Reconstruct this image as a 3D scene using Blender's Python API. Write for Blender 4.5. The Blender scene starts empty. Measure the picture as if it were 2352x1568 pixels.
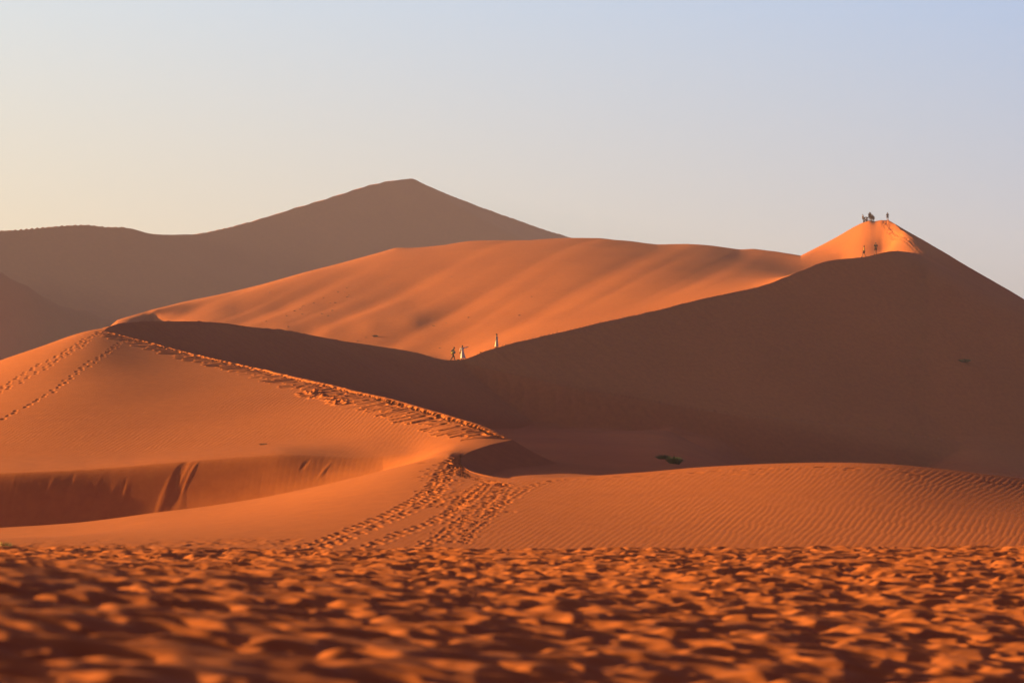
import bpy, bmesh, math, random
import numpy as np
from mathutils import Vector, Matrix

sc = bpy.context.scene
col = sc.collection

# ------------------------------------------------------------------ camera
K = 36.0 / 135.0 / 2352.0            # tangent of one unit of the 2352 x 1568 layout grid
PITCH = math.atan((1150 - 784) * K)
cam_d = bpy.data.cameras.new('camera')
cam_d.lens = 135; cam_d.sensor_width = 36
cam_d.clip_start = 0.5; cam_d.clip_end = 60000
cam_d.dof.use_dof = True; cam_d.dof.focus_distance = 440; cam_d.dof.aperture_fstop = 2.2
cam = bpy.data.objects.new('camera', cam_d); col.objects.link(cam)
cam.location = (0, 0, 0)
cam.rotation_euler = (math.pi / 2 + PITCH, 0, 0)
sc.camera = cam

# ------------------------------------------------------------------ sky, sun, exposure
EXPO = 1.46
SUN_EL = math.radians(10.9)
SUN_AZ = math.radians(16.0)          # how far the sun stands beyond the camera's left
sun_dir = Vector((-math.cos(SUN_AZ) * math.cos(SUN_EL), math.sin(SUN_AZ) * math.cos(SUN_EL), math.sin(SUN_EL)))
world = bpy.data.worlds.new("World"); sc.world = world
world.use_nodes = True
wn = world.node_tree; wn.nodes.clear()
w_out = wn.nodes.new('ShaderNodeOutputWorld'); w_bg = wn.nodes.new('ShaderNodeBackground')
sky = wn.nodes.new('ShaderNodeTexSky'); sky.sky_type = 'NISHITA'; sky.sun_disc = False
sky.sun_elevation = SUN_EL
sky.sun_rotation = math.atan2(sun_dir.x, sun_dir.y)
sky.altitude = 500; sky.air_density = 1.0; sky.dust_density = 1.6; sky.ozone_density = 1.5
# pale dusty air low down (warm towards the sun on the left, bluish away from it), clear Nishita sky above
w_tc = wn.nodes.new('ShaderNodeTexCoord'); w_sep = wn.nodes.new('ShaderNodeSeparateXYZ')
wn.links.new(w_tc.outputs['Generated'], w_sep.inputs[0])
def w_map(src, a0, a1, smooth=True):
    n = wn.nodes.new('ShaderNodeMapRange'); n.interpolation_type = 'SMOOTHSTEP' if smooth else 'LINEAR'
    n.inputs['From Min'].default_value = a0; n.inputs['From Max'].default_value = a1; wn.links.new(src, n.inputs['Value']); return n.outputs[0]
def w_mix(f, A_, B_, mode='MIX'):
    n = wn.nodes.new('ShaderNodeMix'); n.data_type = 'RGBA'; n.blend_type = mode
    if isinstance(f, float): n.inputs['Factor'].default_value = f
    else: wn.links.new(f, n.inputs['Factor'])
    for k_, v_ in (('A', A_), ('B', B_)):
        if isinstance(v_, tuple): n.inputs[k_].default_value = (*v_, 1)
        else: wn.links.new(v_, n.inputs[k_])
    return n.outputs['Result']
w_x = w_map(w_sep.outputs[0], -0.22, 0.24, False); w_z = w_map(w_sep.outputs[2], 0.0, 0.135, False); w_up = w_map(w_sep.outputs[2], 0.13, 0.22)
SKYC = 1 / (0.10 * 2 ** EXPO)
def lin(r, g, b): return tuple((((c / 255 + .055) / 1.055) ** 2.4) * SKYC for c in (r, g, b))
w_lo = w_mix(w_x, lin(274, 244, 152), lin(198, 211, 208))
w_hi = w_mix(w_x, lin(225, 243, 246), lin(147, 191, 243))
w_back = w_map(w_sep.outputs[1], 0.75, 0.985)
w_low = w_mix(w_back, w_mix(1.0, w_mix(w_z, w_lo, w_hi), (0.035, 0.034, 0.06), 'MULTIPLY'), w_mix(w_z, w_lo, w_hi))
w_col = w_mix(w_up, w_low, w_mix(1.0, sky.outputs[0], (0.16, 0.10, 0.23), 'MULTIPLY'))
w_dot = wn.nodes.new('ShaderNodeVectorMath'); w_dot.operation = 'DOT_PRODUCT'; w_dot.inputs[1].default_value = sun_dir
wn.links.new(w_tc.outputs['Generated'], w_dot.inputs[0])
w_gl = wn.nodes.new('ShaderNodeMath'); w_gl.operation = 'POWER'; w_gl.inputs[1].default_value = 6; w_gl.use_clamp = True
w_cl = wn.nodes.new('ShaderNodeMath'); w_cl.operation = 'MAXIMUM'; w_cl.inputs[1].default_value = 0
wn.links.new(w_dot.outputs['Value'], w_cl.inputs[0]); wn.links.new(w_cl.outputs[0], w_gl.inputs[0])
w_col = w_mix(w_gl.outputs[0], w_col, (4.2, 3.0, 2.9))          # bright air round the sun
wn.links.new(w_col, w_bg.inputs[0]); wn.links.new(w_bg.outputs[0], w_out.inputs[0])
w_bg.inputs[1].default_value = 0.10
sun_l = bpy.data.lights.new('sun', 'SUN'); sun_l.energy = 5.0; sun_l.angle = math.radians(0.6)
sun_l.color = (1.0, 0.63, 0.20)
sun_o = bpy.data.objects.new('sun', sun_l); col.objects.link(sun_o)
sun_o.rotation_euler = sun_dir.to_track_quat('Z', 'Y').to_euler()
sc.view_settings.view_transform = 'Standard'; sc.view_settings.look = 'None'
sc.view_settings.exposure = EXPO; sc.view_settings.gamma = 1.0
sc.cycles.volume_bounces = 0
sc.cycles.max_bounces = 6
sc.cycles.diffuse_bounces = 1

# ------------------------------------------------------------------ helpers
def tag(o, label=None, cat=None, group=None, kind=None):
    if label: o['label'] = label
    if cat: o['category'] = cat
    if group: o['group'] = group
    if kind: o['kind'] = kind
    return o

def pt(u, v, y):
    """layout grid point seen at distance y -> world point"""
    a = (u - 1176) * K; b = (784 - v) * K
    f = y / (math.cos(PITCH) - b * math.sin(PITCH))
    return np.array([a * f, y, f * (math.sin(PITCH) + b * math.cos(PITCH))])

def slope_of(v):                      # z / y for a row of the layout grid
    b = (784 - v) * K
    return (math.sin(PITCH) + b * math.cos(PITCH)) / (math.cos(PITCH) - b * math.sin(PITCH))

# gradient noise, tileable over 256 cells
_rng = np.random.default_rng(7)
_perm = _rng.permutation(256); _perm = np.concatenate([_perm, _perm])
_ang = _rng.random(256) * 2 * np.pi
_gx, _gy = np.cos(_ang).astype(np.float32), np.sin(_ang).astype(np.float32)
def noise(x, y, seed=0):
    x = x + seed * 17.31; y = y + seed * 9.17
    xi = np.floor(x).astype(np.int32); yi = np.floor(y).astype(np.int32)
    fx = (x - xi).astype(np.float32); fy = (y - yi).astype(np.float32)
    xi &= 255; yi &= 255
    def g(ix, iy, dx, dy):
        h = _perm[_perm[ix & 255] + (iy & 255)]
        return _gx[h] * dx + _gy[h] * dy
    sx = fx * fx * fx * (fx * (fx * 6 - 15) + 10); sy = fy * fy * fy * (fy * (fy * 6 - 15) + 10)
    a = g(xi, yi, fx, fy); b = g(xi + 1, yi, fx - 1, fy)
    c = g(xi, yi + 1, fx, fy - 1); d = g(xi + 1, yi + 1, fx - 1, fy - 1)
    return (a + sx * (b - a)) * (1 - sy) + (c + sx * (d - c)) * sy
def fbm(x, y, octs=3, seed=0):
    s = 0; a = 1.0
    for i in range(octs):
        s = s + a * noise(x, y, seed + i); x = x * 2.03; y = y * 2.03; a *= 0.5
    return s
def sstep(a, b, x):
    t = np.clip((x - a) / (b - a), 0, 1); return t * t * (3 - 2 * t)

class TPS:
    def __init__(self, P, val, lam=1e-4):
        P = np.asarray(P, float); n = len(P)
        d = np.sqrt(((P[:, None] - P[None]) ** 2).sum(-1)) + 1e-12
        A = d * d * np.log(d) + lam * np.eye(n)
        Q = np.c_[np.ones(n), P]
        M = np.block([[A, Q], [Q.T, np.zeros((3, 3))]])
        s = np.linalg.solve(M, np.r_[val, np.zeros(3)])
        self.P, self.w, self.c = P, s[:n], s[n:]
    def __call__(self, X):
        out = np.empty(len(X))
        for i in range(0, len(X), 20000):
            x = X[i:i + 20000]
            d2 = ((x[:, None] - self.P[None]) ** 2).sum(-1) + 1e-20
            out[i:i + 20000] = (0.5 * d2 * np.log(d2)) @ self.w + self.c[0] + x @ self.c[1:]
        return out

def cubic_axis(src, dst, V):
    """interpolate V (rows on uniform src) at dst along axis 0, Catmull-Rom"""
    h = src[1] - src[0]; t = np.clip((dst - src[0]) / h, 0, len(src) - 1.0001)
    i = t.astype(int); f = (t - i)
    return i, f
class Field:
    """smooth function of (u, ln y) tabulated on a coarse grid, evaluated bicubically"""
    def __init__(self, guides, y0, y1, u0=-1400, u1=3800, nu=330, ny=260):
        G = np.array(guides, float)
        self.su, self.sq = 1 / 100., 12.0
        P = np.c_[G[:, 0] * self.su, np.log(G[:, 2]) * self.sq]
        val = np.array([slope_of(v) for v in G[:, 1]]) * 1000
        t = TPS(P, val)
        self.us = np.linspace(u0, u1, nu); self.qs = np.linspace(math.log(y0), math.log(y1), ny)
        U, Q = np.meshgrid(self.us, self.qs)
        self.V = t(np.c_[U.ravel() * self.su, Q.ravel() * self.sq]).reshape(ny, nu)
    def __call__(self, u, y):
        u = np.asarray(u, float); y = np.asarray(y, float)
        def idx(src, x):
            h = src[1] - src[0]; t = np.clip((x - src[0]) / h, 1, len(src) - 2.001); i = t.astype(int); return i, t - i
        iu, fu = idx(self.us, u); iq, fq = idx(self.qs, np.log(y))
        def w(f):
            return (0.5 * (-f + 2 * f**2 - f**3), 0.5 * (2 - 5 * f**2 + 3 * f**3), 0.5 * (f + 4 * f**2 - 3 * f**3), 0.5 * (-f**2 + f**3))
        wu, wq = w(fu), w(fq); s = 0
        for a in range(4):
            r = 0
            for b in range(4):
                r = r + wu[b] * self.V[iq + a - 1, iu + b - 1]
            s = s + wq[a] * r
        return s * y / 1000

# ------------------------------------------------------------------ the sinuous dune: crest lines (u, v, distance)
def sh(C): return [(u, v, y + 17 * (315 - y) / 167 if y < 315 else y) for u, v, y in C]
CB = [(1058,1060,165),(1064,1072,162),(1085,1085,157),(1130,1096,152),(1200,1098,150),(1350,1094,149),(1500,1082,149),(1600,1073,149),(1750,1065,148),(1950,1062,147),(2050,1066,147),(2150,1075,147.5),(2250,1087,148),(2352,1100,149),(2700,1150,150),(3400,1200,150)]
CT = [(1058,1060,148),(1060,1050,150.5),(1075,1038,154),(1120,1022,160),(1150,1015,164),(1176,1009,168)]
CT = [(u, v, 165 + (y - 148) * 1.35) for u, v, y in CT]
C3 = [(1176,1009,168),(1140,992,173),(1100,975,178),(1030,953,186),(950,930,195),(860,907,208),(760,883,222),(660,861,236),(560,838,250),(480,820,261),(420,806,270),(350,788,283),(300,775,295),(260,765,306),(238,760,315)]
C3 = [(u, v, 192 + (y - 168) * (1 + .60 * (315 - y) / 147) - (y - 168) * 24 / 147) for u, v, y in C3]
C2 = [(238,760,315),(248,752,322),(270,745,332),(310,740,342),(350,738,350),(450,738,375),(520,743,390),(560,749,397),(640,757,412),(720,771,426),(800,785,440),(950,808,457),(1050,827,469),(1075,822,471),(1110,808,474),(1150,796,477),(1300,760,490),(1400,737,500),(1500,715,510),(1600,690,520),(1700,668,530),(1740,660,534),(1790,643,539),(1850,618,546),(1900,600,552),(1985,591,560),(2010,585,563),(2040,578,568),(2065,577,577),(2090,580,594),(2110,584,615),(2132,592,645)]
CP = [(2132,592,645),(2129,583,651),(2117,570,664),(2098,550,684),(2078,533,705),(2058,517,724),(2040,505,740)]
CA = [(2040,505,740),(2032,510,765),(2010,530,820),(1980,560,900)]
SP = [(1050,829,469),(1150,850,467),(1300,882,464),(1425,905,464),(1550,925,466),(1700,948,470),(1800,960,474),(2080,990,488),(2352,1035,502),(2700,1080,510)]
PEAKL = [(1840,587,815),(1880,565,800),(1920,543,780),(1960,521,757),(1983,510,748),(1998,505,745),(2010,508,744),(2025,504,742)]
SKY4 = [(-500,1100,500),(-300,1040,520),(0,940,545),(100,880,555),(200,795,565),(270,735,571),(350,712,591),(420,694,606),(500,677,623),(600,651,653),(700,622,684),(780,602,710),(850,583,733),(890,572,748),(908,567,754),(945,567,756),(1000,562,762),(1080,552,772),(1200,549,780),(1310,545,790),(1380,545,795),(1450,552,792),(1510,560,790),(1580,557,795),(1650,564,798),(1700,571,800),(1730,569,803),(1790,577,806)]

def dense(C, n=14):
    """Catmull-Rom through 3-D points of a crest"""
    P = np.array([np.r_[pt(u, v, y), u] for u, v, y in C])
    P = np.vstack([2 * P[0] - P[1], P, 2 * P[-1] - P[-2]])
    out = []
    for i in range(1, len(P) - 2):
        for t in np.linspace(0, 1, n, endpoint=False):
            p0, p1, p2, p3 = P[i - 1:i + 3]
            out.append(0.5 * (2 * p1 + (p2 - p0) * t + (2 * p0 - 5 * p1 + 4 * p2 - p3) * t * t + (3 * p1 - p0 - 3 * p2 + p3) * t**3))
    out.append(P[-2])
    out = np.array(out)
    out[:, 3] = out[:, 0] / out[:, 1] * 1.0       # column coordinate a = x / y
    return out
dB, dT, d3, dC, dP, dA, dS = [dense(c) for c in (CB, CT, C3, C2, CP, CA, SP)]

# a = x / y of a column; close to linear in u (the pitch makes it vary a hair with v)
def a_of(u, v=1000):
    b = (784 - v) * K
    return (np.asarray(u) - 1176) * K / (math.cos(PITCH) - b * math.sin(PITCH))
def u_of(a): return a / K * (math.cos(PITCH)) + 1176

def yline(D, a):
    i = np.argsort(D[:, 3]); return np.interp(a, D[i, 3], D[i, 1])

# guides of the windward (sunlit) side
W = []
for C in (CB, CT, C3, C2, CP, PEAKL, SKY4): W += C
for u, v, y in SKY4[2:] + PEAKL: W += [(u, v + 45, y + 110), (u, v + 150, y + 330)]
W += [(2040,560,860),(2132,600,860),(2352,800,860),(2132,620,760)]
W += [(u, 1150 - z / (y * K), y) for u, z, y in ((2050,40.0,640),(2060,45.3,682),(2040,46.9,708),(1985,37.6,625),(1985,45.0,700),(1940,37,630),(1940,44.8,708),(1900,37,636),(1900,44.6,710),(1850,36.5,625),(1850,44.0,708))]
for u, z, y in ((1000,18.0,485),(950,18.2,480),(890,18.3,474),(800,18.5,465),(700,18.5,450),(600,18.4,440)): W.append((u, 1150 - z / (y * K), y))
FLANK = [(-900,1080,280),(-500,1010,285),(-200,905,295),(-80,860,300),(0,828,304),(80,800,308),(160,772,313),(205,760,316)]
W += FLANK + [(u, v + 22, y + 30) for u, v, y in FLANK[:-1]] + [(u, v + 40, y + 75) for u, v, y in FLANK[:-3]]
def vz(z, y): return 1150 - z / (y * K)
for u in range(250, 951, 100):
    for y in (455, 500, 545, 590):
        if y > 465: W.append((u, vz(17.2 + .117 * (y - 470) + .04 * ((u - 1176) * K * y + 6) - (1.3 if y < 520 else .5), y), y))
def fine(C, step=55):
    """a guide line made denser, smoothly"""
    P = np.array(sorted(C), float); us = np.arange(P[0, 0], P[-1, 0], step)
    m = np.gradient(P[:, 1], P[:, 0]); my = np.gradient(P[:, 2], P[:, 0]); out = []
    for u in us:
        i = min(np.searchsorted(P[:, 0], u, 'right') - 1, len(P) - 2); h = P[i + 1, 0] - P[i, 0]; t = (u - P[i, 0]) / h
        H = (2*t**3 - 3*t*t + 1, t**3 - 2*t*t + t, -2*t**3 + 3*t*t, t**3 - t*t)
        out.append((u, H[0]*P[i,1] + H[1]*h*m[i] + H[2]*P[i+1,1] + H[3]*h*m[i+1], H[0]*P[i,2] + H[1]*h*my[i] + H[2]*P[i+1,2] + H[3]*h*my[i+1]))
    return out
BRINK = fine([(-900,1150,180),(-300,1125,179),(0,1112,178),(250,1100,178),(430,1085,178),(600,1072,178),(750,1062,178),(880,1048,178)])
W += sh(BRINK) + sh([(u, v - 22, y + 8) for u, v, y in BRINK[::2]])
W += [(950,1035,193),(1030,1021,187)]
FOOT = sh([(u, v + 18, y + .9) for u, v, y in [(-900,1250,174),(-300,1248,173.8),(0,1238,173.5),(250,1218,173.2),(430,1188,173),(600,1150,172.5),(750,1112,172),(880,1078,171),(950,1060,168),(1010,1047,164)]])
TROUGH = sh([(-900,1256,166),(-300,1254,166),(0,1247,166),(250,1230,166),(430,1200,165.5),(600,1163,165),(750,1128,163),(850,1102,161),(940,1077,158),(1005,1060,155)])
SWELL = sh([(-900,1225,152),(-300,1222,150),(0,1214,148),(200,1200,147),(350,1180,147),(480,1164,146.5),(600,1145,146),(750,1113,146),(850,1089,147),(930,1069,148),(1000,1053,149.5),(1040,1046,150.5)])
W += fine(SWELL, 90) + SWELL[-2:]
for u in list(range(-900, 3401, 110)):
    e = 1262
    W += [(u, e, 111), (u, e + 45, 103)]
W += [(1110,1007,190)]
W = [tuple(w) for w in W]
_seen = {}
for w in W: _seen.setdefault((round(w[0] / 3), round(w[2])), w)
W = list(_seen.values())
windward = Field(W, 96, 1400)

# guides of the floor on the lee side
F = []
for y, v in ((150,1094),(162,1084),(185,1067),(220,1045),(270,1021),(340,1000),(420,985),(450,977)):
    for u in (1180, 1300, 1420, 1540): 
        if not (u > 1400 and y < 160): F.append((u, v + (2 if u < 1400 else 11), y))
F = [(u, v, y + (10 if y < 190 else 5)) for u, v, y in F]
F += [(1200,1101,156),(1300,1099,155),(1400,1094,155),(1500,1088,155),(1620,1095,155),(1800,1130,152),(2100,1135,150),(2400,1140,150),(2800,1145,150)]
F += [(1500,1008,445),(1560,1022,440)]
F += [(1630,1085,175),(1620,1075,220),(1620,1055,300),(1625,1035,400),(1640,1018,450)]
for u in (1800, 2100, 2400, 2800): F += [(u,1125,180),(u,1118,250),(u,1110,350),(u,1095,450),(u, 1085, 480)]
F += [(1100,1110,162),(1120,1092,172),(1100,1010,220),(900,990,300),(900,955,400),(700,975,330),(500,960,330),(400,930,330),(300,900,330),(1000,965,430),(600,900,380)]
F += [(2352,860,565),(2600,900,570),(2200,835,552),(2352,950,535),(2080,960,522),(2600,1000,530),(2600,850,620),(2600,840,700),(2900,900,900),(2352,820,800),(1800,940,515),(1500,930,500),(1250,900,482)]
floor_f = Field(F, 108, 1400)

def zc_fix(D):                        # make lee crests follow the windward surface exactly
    D = D.copy(); D[:, 2] = windward(u_of(D[:, 3]), D[:, 1]); return D
SEGS = []
def add_segs(D, k, step=3):
    D = D[::step] if (len(D) - 1) % step == 0 else np.vstack([D[::step], D[-1:]])
    for p, q in zip(D[:-1], D[1:]): SEGS.append((p[:3], q[:3], k))
SL = math.tan(math.radians(31))
for D in (dB, dT, d3): add_segs(zc_fix(D), SL)
i_sad = int(np.argmin(np.abs(u_of(dC[:, 3]) - 1050)) // 3 * 3)
add_segs(zc_fix(dC)[:i_sad + 1], SL); add_segs(zc_fix(dC)[i_sad:], 0.52)
add_segs(zc_fix(dP), SL); add_segs(dA, SL); add_segs(dS, 0.64)

def cones(x, y):
    best = np.full(x.shape, -1e9)
    for p, q, k in SEGS:
        dx, dy = q[0] - p[0], q[1] - p[1]; L2 = dx * dx + dy * dy + 1e-9
        t = np.clip(((x - p[0]) * dx + (y - p[1]) * dy) / L2, 0, 1)
        d = np.hypot(x - p[0] - t * dx, y - p[1] - t * dy)
        np.maximum(best, p[2] + t * (q[2] - p[2]) - k * d, out=best)
    return best

# ------------------------------------------------------------------ structured grid: rows follow the crests
ins = np.arange(-40, 2393, 1.6)
outl = -40 - np.cumsum(np.geomspace(2, 60, 60))[::-1]; outr = 2392 + np.cumsum(np.geomspace(2, 60, 60))
UU = np.r_[outl, ins, outr]
A = a_of(UU)
def mono(D, d):                       # drop samples that run backwards in a near a turn
    keep = [0]
    for i in range(1, len(D)):
        if (D[i, 3] - D[keep[-1], 3]) * d > 0: keep.append(i)
    return D[keep]
a1058 = min(dT[:, 3].min(), dB[:, 3].min()); a238 = min(d3[:, 3].min(), dC[:, 3].min()); a2132 = max(dP[:, 3].max(), dC[:, 3].max())
a1176, a2040 = d3[0, 3], dP[-1, 3]
swell_y = np.interp(UU, [s[0] for s in SWELL], [s[2] for s in SWELL])
yB = np.where(A < a1058, np.minimum(swell_y, 147.6), yline(dB, A))
yB = np.where(A < a1058, np.interp(UU, [-2000, 900, 1058], [164, 163.5, 165]), yB)
yT = np.where(A < a1058, yB + 0.6 * np.minimum(1, (a1058 - A) / 0.002), np.where(A < a1176, yline(dT, A), 0))
dB_i = yline(dB, A)
# left edge: both converge at the turn; right: dummy lines
yT = np.where(A >= a1176, np.maximum(192 + (UU - 1176) * 0.004, dB_i + 3), yT)
y3 = np.where(A < a238, 315 - (a238 - A) * 60, np.where(A < a1176, yline(d3, A), yT + 3 * np.minimum(1, (A - a1176) / 0.002)))
yS = yT + np.minimum(31, 0.5 * (y3 - yT))
yC = np.where(A < a238, y3 + 3 * np.minimum(1, (a238 - A) / 0.002), np.where(A < a2132, yline(dC, A), 645 + (A - a2132) * 100))
sky_y = np.interp(UU, [s[0] for s in SKY4 + PEAKL] , [s[2] for s in SKY4 + PEAKL])
yA = np.where(A < a2040, np.interp(UU, [s[0] for s in SKY4 + PEAKL + [(2040, 0, 740)]], [s[2] for s in SKY4 + PEAKL + [(2040, 0, 740)]]), 740 + (A - a2040) * 50)
wq = np.clip(0.6 + 0.4 * (UU - 1700) / 340, 0.6, 1)
yP = np.where(A < a2040, yC + (yA - yC) * wq, np.where(A < a2132, yline(dP, A), yC + 3 * np.minimum(1, (A - a2132) / 0.002)))
yE = yA + 330
y0 = np.full_like(A, 101.0)
STR = [(y0, yB, 290, lambda a: a * 0 > 1), (yB, yT, 90, lambda a: a > a1058), (yT, yS, 210, lambda a: a > a1176),
       (yS, y3, 380, lambda a: a > a1176), (y3, yC, 330, lambda a: a > a238), (yC, yP, 260, lambda a: a > a2132),
       (yP, yA, 120, lambda a: a > a2040), (yA, yE, 50, lambda a: a > a2040)]
Y, LEE = [], []
for k, (b0, b1, n, f) in enumerate(STR):
    t = np.linspace(0, 1, n, endpoint=(k == len(STR) - 1))[:, None]
    if k == 0:
        t = 1 - (1 - t) ** 1.25
        Y.append(101.0 + 64.0 * t + (b1 - 165.0)[None] * t ** 1.6)
    elif k == 4:
        Y.append(b0[None] + (b1 - b0)[None] * (1 - (1 - t) ** 1.9))
    else: Y.append(b0[None] + (b1 - b0)[None] * t)
    L_ = np.repeat(f(A)[None], n, 0)
    if k: L_[0] &= STR[k - 1][3](A)             # the shared row is lee only when both sides are
    LEE.append(L_)
SPLIT = sum(s[2] for s in STR[:5])          # near dune | great dune share the crest row
Y = np.vstack(Y); LEE = np.vstack(LEE)
A2 = np.broadcast_to(A, Y.shape); X = A2 * Y
U2 = np.broadcast_to(u_of(A), Y.shape)
Z = windward(U2, Y)
_u = np.clip(U2[0], -900, 1040)
def _ln(C, k): C = sorted(C); return np.interp(_u, [c[0] for c in C], [c[k] for c in C])
yb_, vb_ = _ln(sh(BRINK), 2), _ln(sh(BRINK), 1)
kn = [_ln(SWELL, 2), _ln(TROUGH, 2), _ln(FOOT, 2), yb_ + 1.2, yb_ + 20]
kd = [0 * _u]
for C_, y_ in ((TROUGH, kn[1]), (FOOT, kn[2])):
    kd.append((np.array([slope_of(v) for v in _ln(C_, 1)]) * y_ - windward(U2[0], y_)) * sstep(1050, 860, U2[0]))
kd.append((np.array([slope_of(v - 26) for v in vb_]) * kn[3] - windward(U2[0], kn[3])) * sstep(880, 620, U2[0]))
kd.append(0 * _u)
for i_ in range(4):
    y_a, y_b = np.broadcast_to(kn[i_], Y.shape), np.broadcast_to(kn[i_ + 1], Y.shape)
    t_ = np.clip((Y - y_a) / np.maximum(y_b - y_a, .5), 0, 1); ins_ = (Y >= y_a) & (Y < y_b) & ~LEE
    t_ = t_ * t_ * (3 - 2 * t_)
    Z += ins_ * (kd[i_] + (kd[i_ + 1] - kd[i_]) * t_)
lm = LEE
zl = cones(X[lm], Y[lm])
zf = floor_f(U2[lm], Y[lm])
h = 0.25                                    # soft union of slip face and floor
e = np.clip((zl - zf) / 1.2, -1, 1)
sm = np.maximum(zl, zf) + 0.3 * (1 - np.abs(e)) ** 2 * 0.5
Z[lm] = sm

_f = sorted(FLANK); _k = sorted(SKY4 + PEAKL)
vs = np.interp(U2[0], [c[0] for c in _k], [c[1] for c in _k])
vf = np.where(U2[0] < 236, np.interp(U2[0], [c[0] for c in _f] + [236], [c[1] for c in _f] + [752]) + 1, vs)
for vv, ylo, um in ((vf, 322, 236), (vs, 480, 2040)):
    lim = np.array([slope_of(v) for v in vv])[None] * Y
    msk = (Y > ylo) & (U2 < um) & ~LEE
    kk = 0.35; dz_ = (lim - Z) / kk
    Z = np.where(msk, lim - kk * np.logaddexp(0, np.clip(dz_, -60, 60)) * (dz_ < 40) - kk * np.maximum(dz_, 0) * (dz_ >= 40), Z)
# -- gullies on the sunlit far slope and slow unevenness everywhere
def add(mask_expr, dz):
    Z[...] = Z + mask_expr * dz
wind = (~LEE).astype(np.float32)
row_t = np.broadcast_to(np.arange(Y.shape[0])[:, None], Y.shape)
far = sstep(0, 60, Y - np.broadcast_to(yC, Y.shape)) * wind * (1 - sstep(1600, 1900, U2))
c = X - 0.13 * (Y - 600) + 5 * noise(X / 60, Y / 160, 3)
amp = np.clip(0.6 + 0.9 * noise(X / 35, Y / 150, 5), 0.1, 1.3)
def fold(p): return np.sin(p) + 0.35 * np.sin(2 * p + 1.1) + 0.12 * np.sin(3 * p + 2)
g = fold(c / 15.0 * 2 * np.pi) * 0.12 + fold(c / 6.9 * 2 * np.pi + 1.7) * 0.03 * (0.5 + noise(X / 20, Y / 70, 8)) + 0.02 * noise(c / 2.4, Y / 60, 9)
Z += far * amp * g
Z += wind * (0.10 - 0.05 * sstep(350, 480, Y)) * sstep(110, 300, Y) * fbm(X / 14, Y / 34, 2, 11)
Z += LEE * sstep(160, 400, Y) * (0.12 * fbm(X / 7, Y / 16, 3, 21) + 0.10 * noise((Y - .5 * X) / 3.0, (X + .5 * Y) / 22, 22) + 0.05 * noise((Y - .5 * X) / 1.1, (X + .5 * Y) / 9, 23))

# -- wind ripples
def ripple(ph):
    s = np.sin(ph); return s + 0.25 * np.sin(2 * ph + 0.9)
wx = 0.30 * noise(X / 4.5, Y / 22, 31) + 0.06 * noise(X / 0.9, Y / 5, 32)
mB = sstep(0, 6, Y - 102) * (1 - sstep(-3, 0, Y - np.broadcast_to(yB, Y.shape))) * wind
kR = sstep(300, 1900, U2)
ph = X - 0.13 * (Y - 140) - 0.0045 * X * (Y - 140) + wx * (0.5 + 0.7 * kR)
fk = sstep(-0.06, 0.06, noise(X / 2.2, Y / 8, 35)); fk2 = sstep(-0.05, 0.05, noise(X / 1.6, Y / 7, 36))
rB = (ripple(ph / 0.26 * 2 * np.pi) * fk + ripple(ph / 0.285 * 2 * np.pi + 1.3) * (1 - fk)) * fk2 + ripple(ph / 0.243 * 2 * np.pi + 2.2) * (1 - fk2)
Z += mB * (0.0009 + 0.0015 * kR) * rB * np.clip(0.8 + 0.9 * noise(X / 5, Y / 17, 33), .1, 1.6)
mF = wind * sstep(0, 3, Y - np.broadcast_to(yT, Y.shape)) * (Y < np.broadcast_to(yC, Y.shape))
dist3 = np.broadcast_to(y3, Y.shape) - Y
mF = mF * sstep(6, 22, dist3) * (0.22 + 0.78 * sstep(1, 12, Y - np.broadcast_to(yb_, Y.shape)))
pat = np.clip(0.55 + 1.3 * noise(X / 9, Y / 26, 41), 0.05, 1.2)
pF = X - 0.05 * Y + wx * 0.5
Z += mF * 0.0058 * pat * (ripple(pF / 0.27 * 2 * np.pi) * fk + ripple(pF / 0.30 * 2 * np.pi + 2) * (1 - fk))

# ------------------------------------------------------------------ stamps: footprints, tongues of slipped sand
rnd = random.Random(5)
yrow = Y
def window(x, y, r):
    ua = np.searchsorted(A, (x - r) / y); ub = np.searchsorted(A, (x + r) / y)
    if ub - ua < 1: return None
    ms = [min(max(q, 0), len(A) - 1) for q in (ua, (ua + ub) // 2, ub)]
    ra = min(np.searchsorted(Y[:, m], y - r * 1.3 - 0.4) for m in ms); rb = max(np.searchsorted(Y[:, m], y + r * 1.3 + 0.4) for m in ms)
    if rb <= ra: return None
    return slice(max(ra - 2, 0), rb + 2), slice(max(ua - 1, 0), ub + 1)
def pit(x, y, ang, ln=0.17, wd=0.10, depth=0.07, rim=0.012, lee_ok=False):
    w = window(x, y, ln * 3.2)
    if w is None: return
    dx = X[w] - x; dy = Y[w] - y; ca, sa = math.cos(ang), math.sin(ang)
    p = (dx * ca + dy * sa) / ln; q = (-dx * sa + dy * ca) / wd
    r2 = p * p + q * q
    dz = -depth * np.exp(-r2 ** 2.2) + rim * np.exp(-((np.sqrt(r2) - 1.55) / 0.45) ** 2)
    Z[w] += dz * (1.0 if lee_ok else wind[w])
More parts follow.
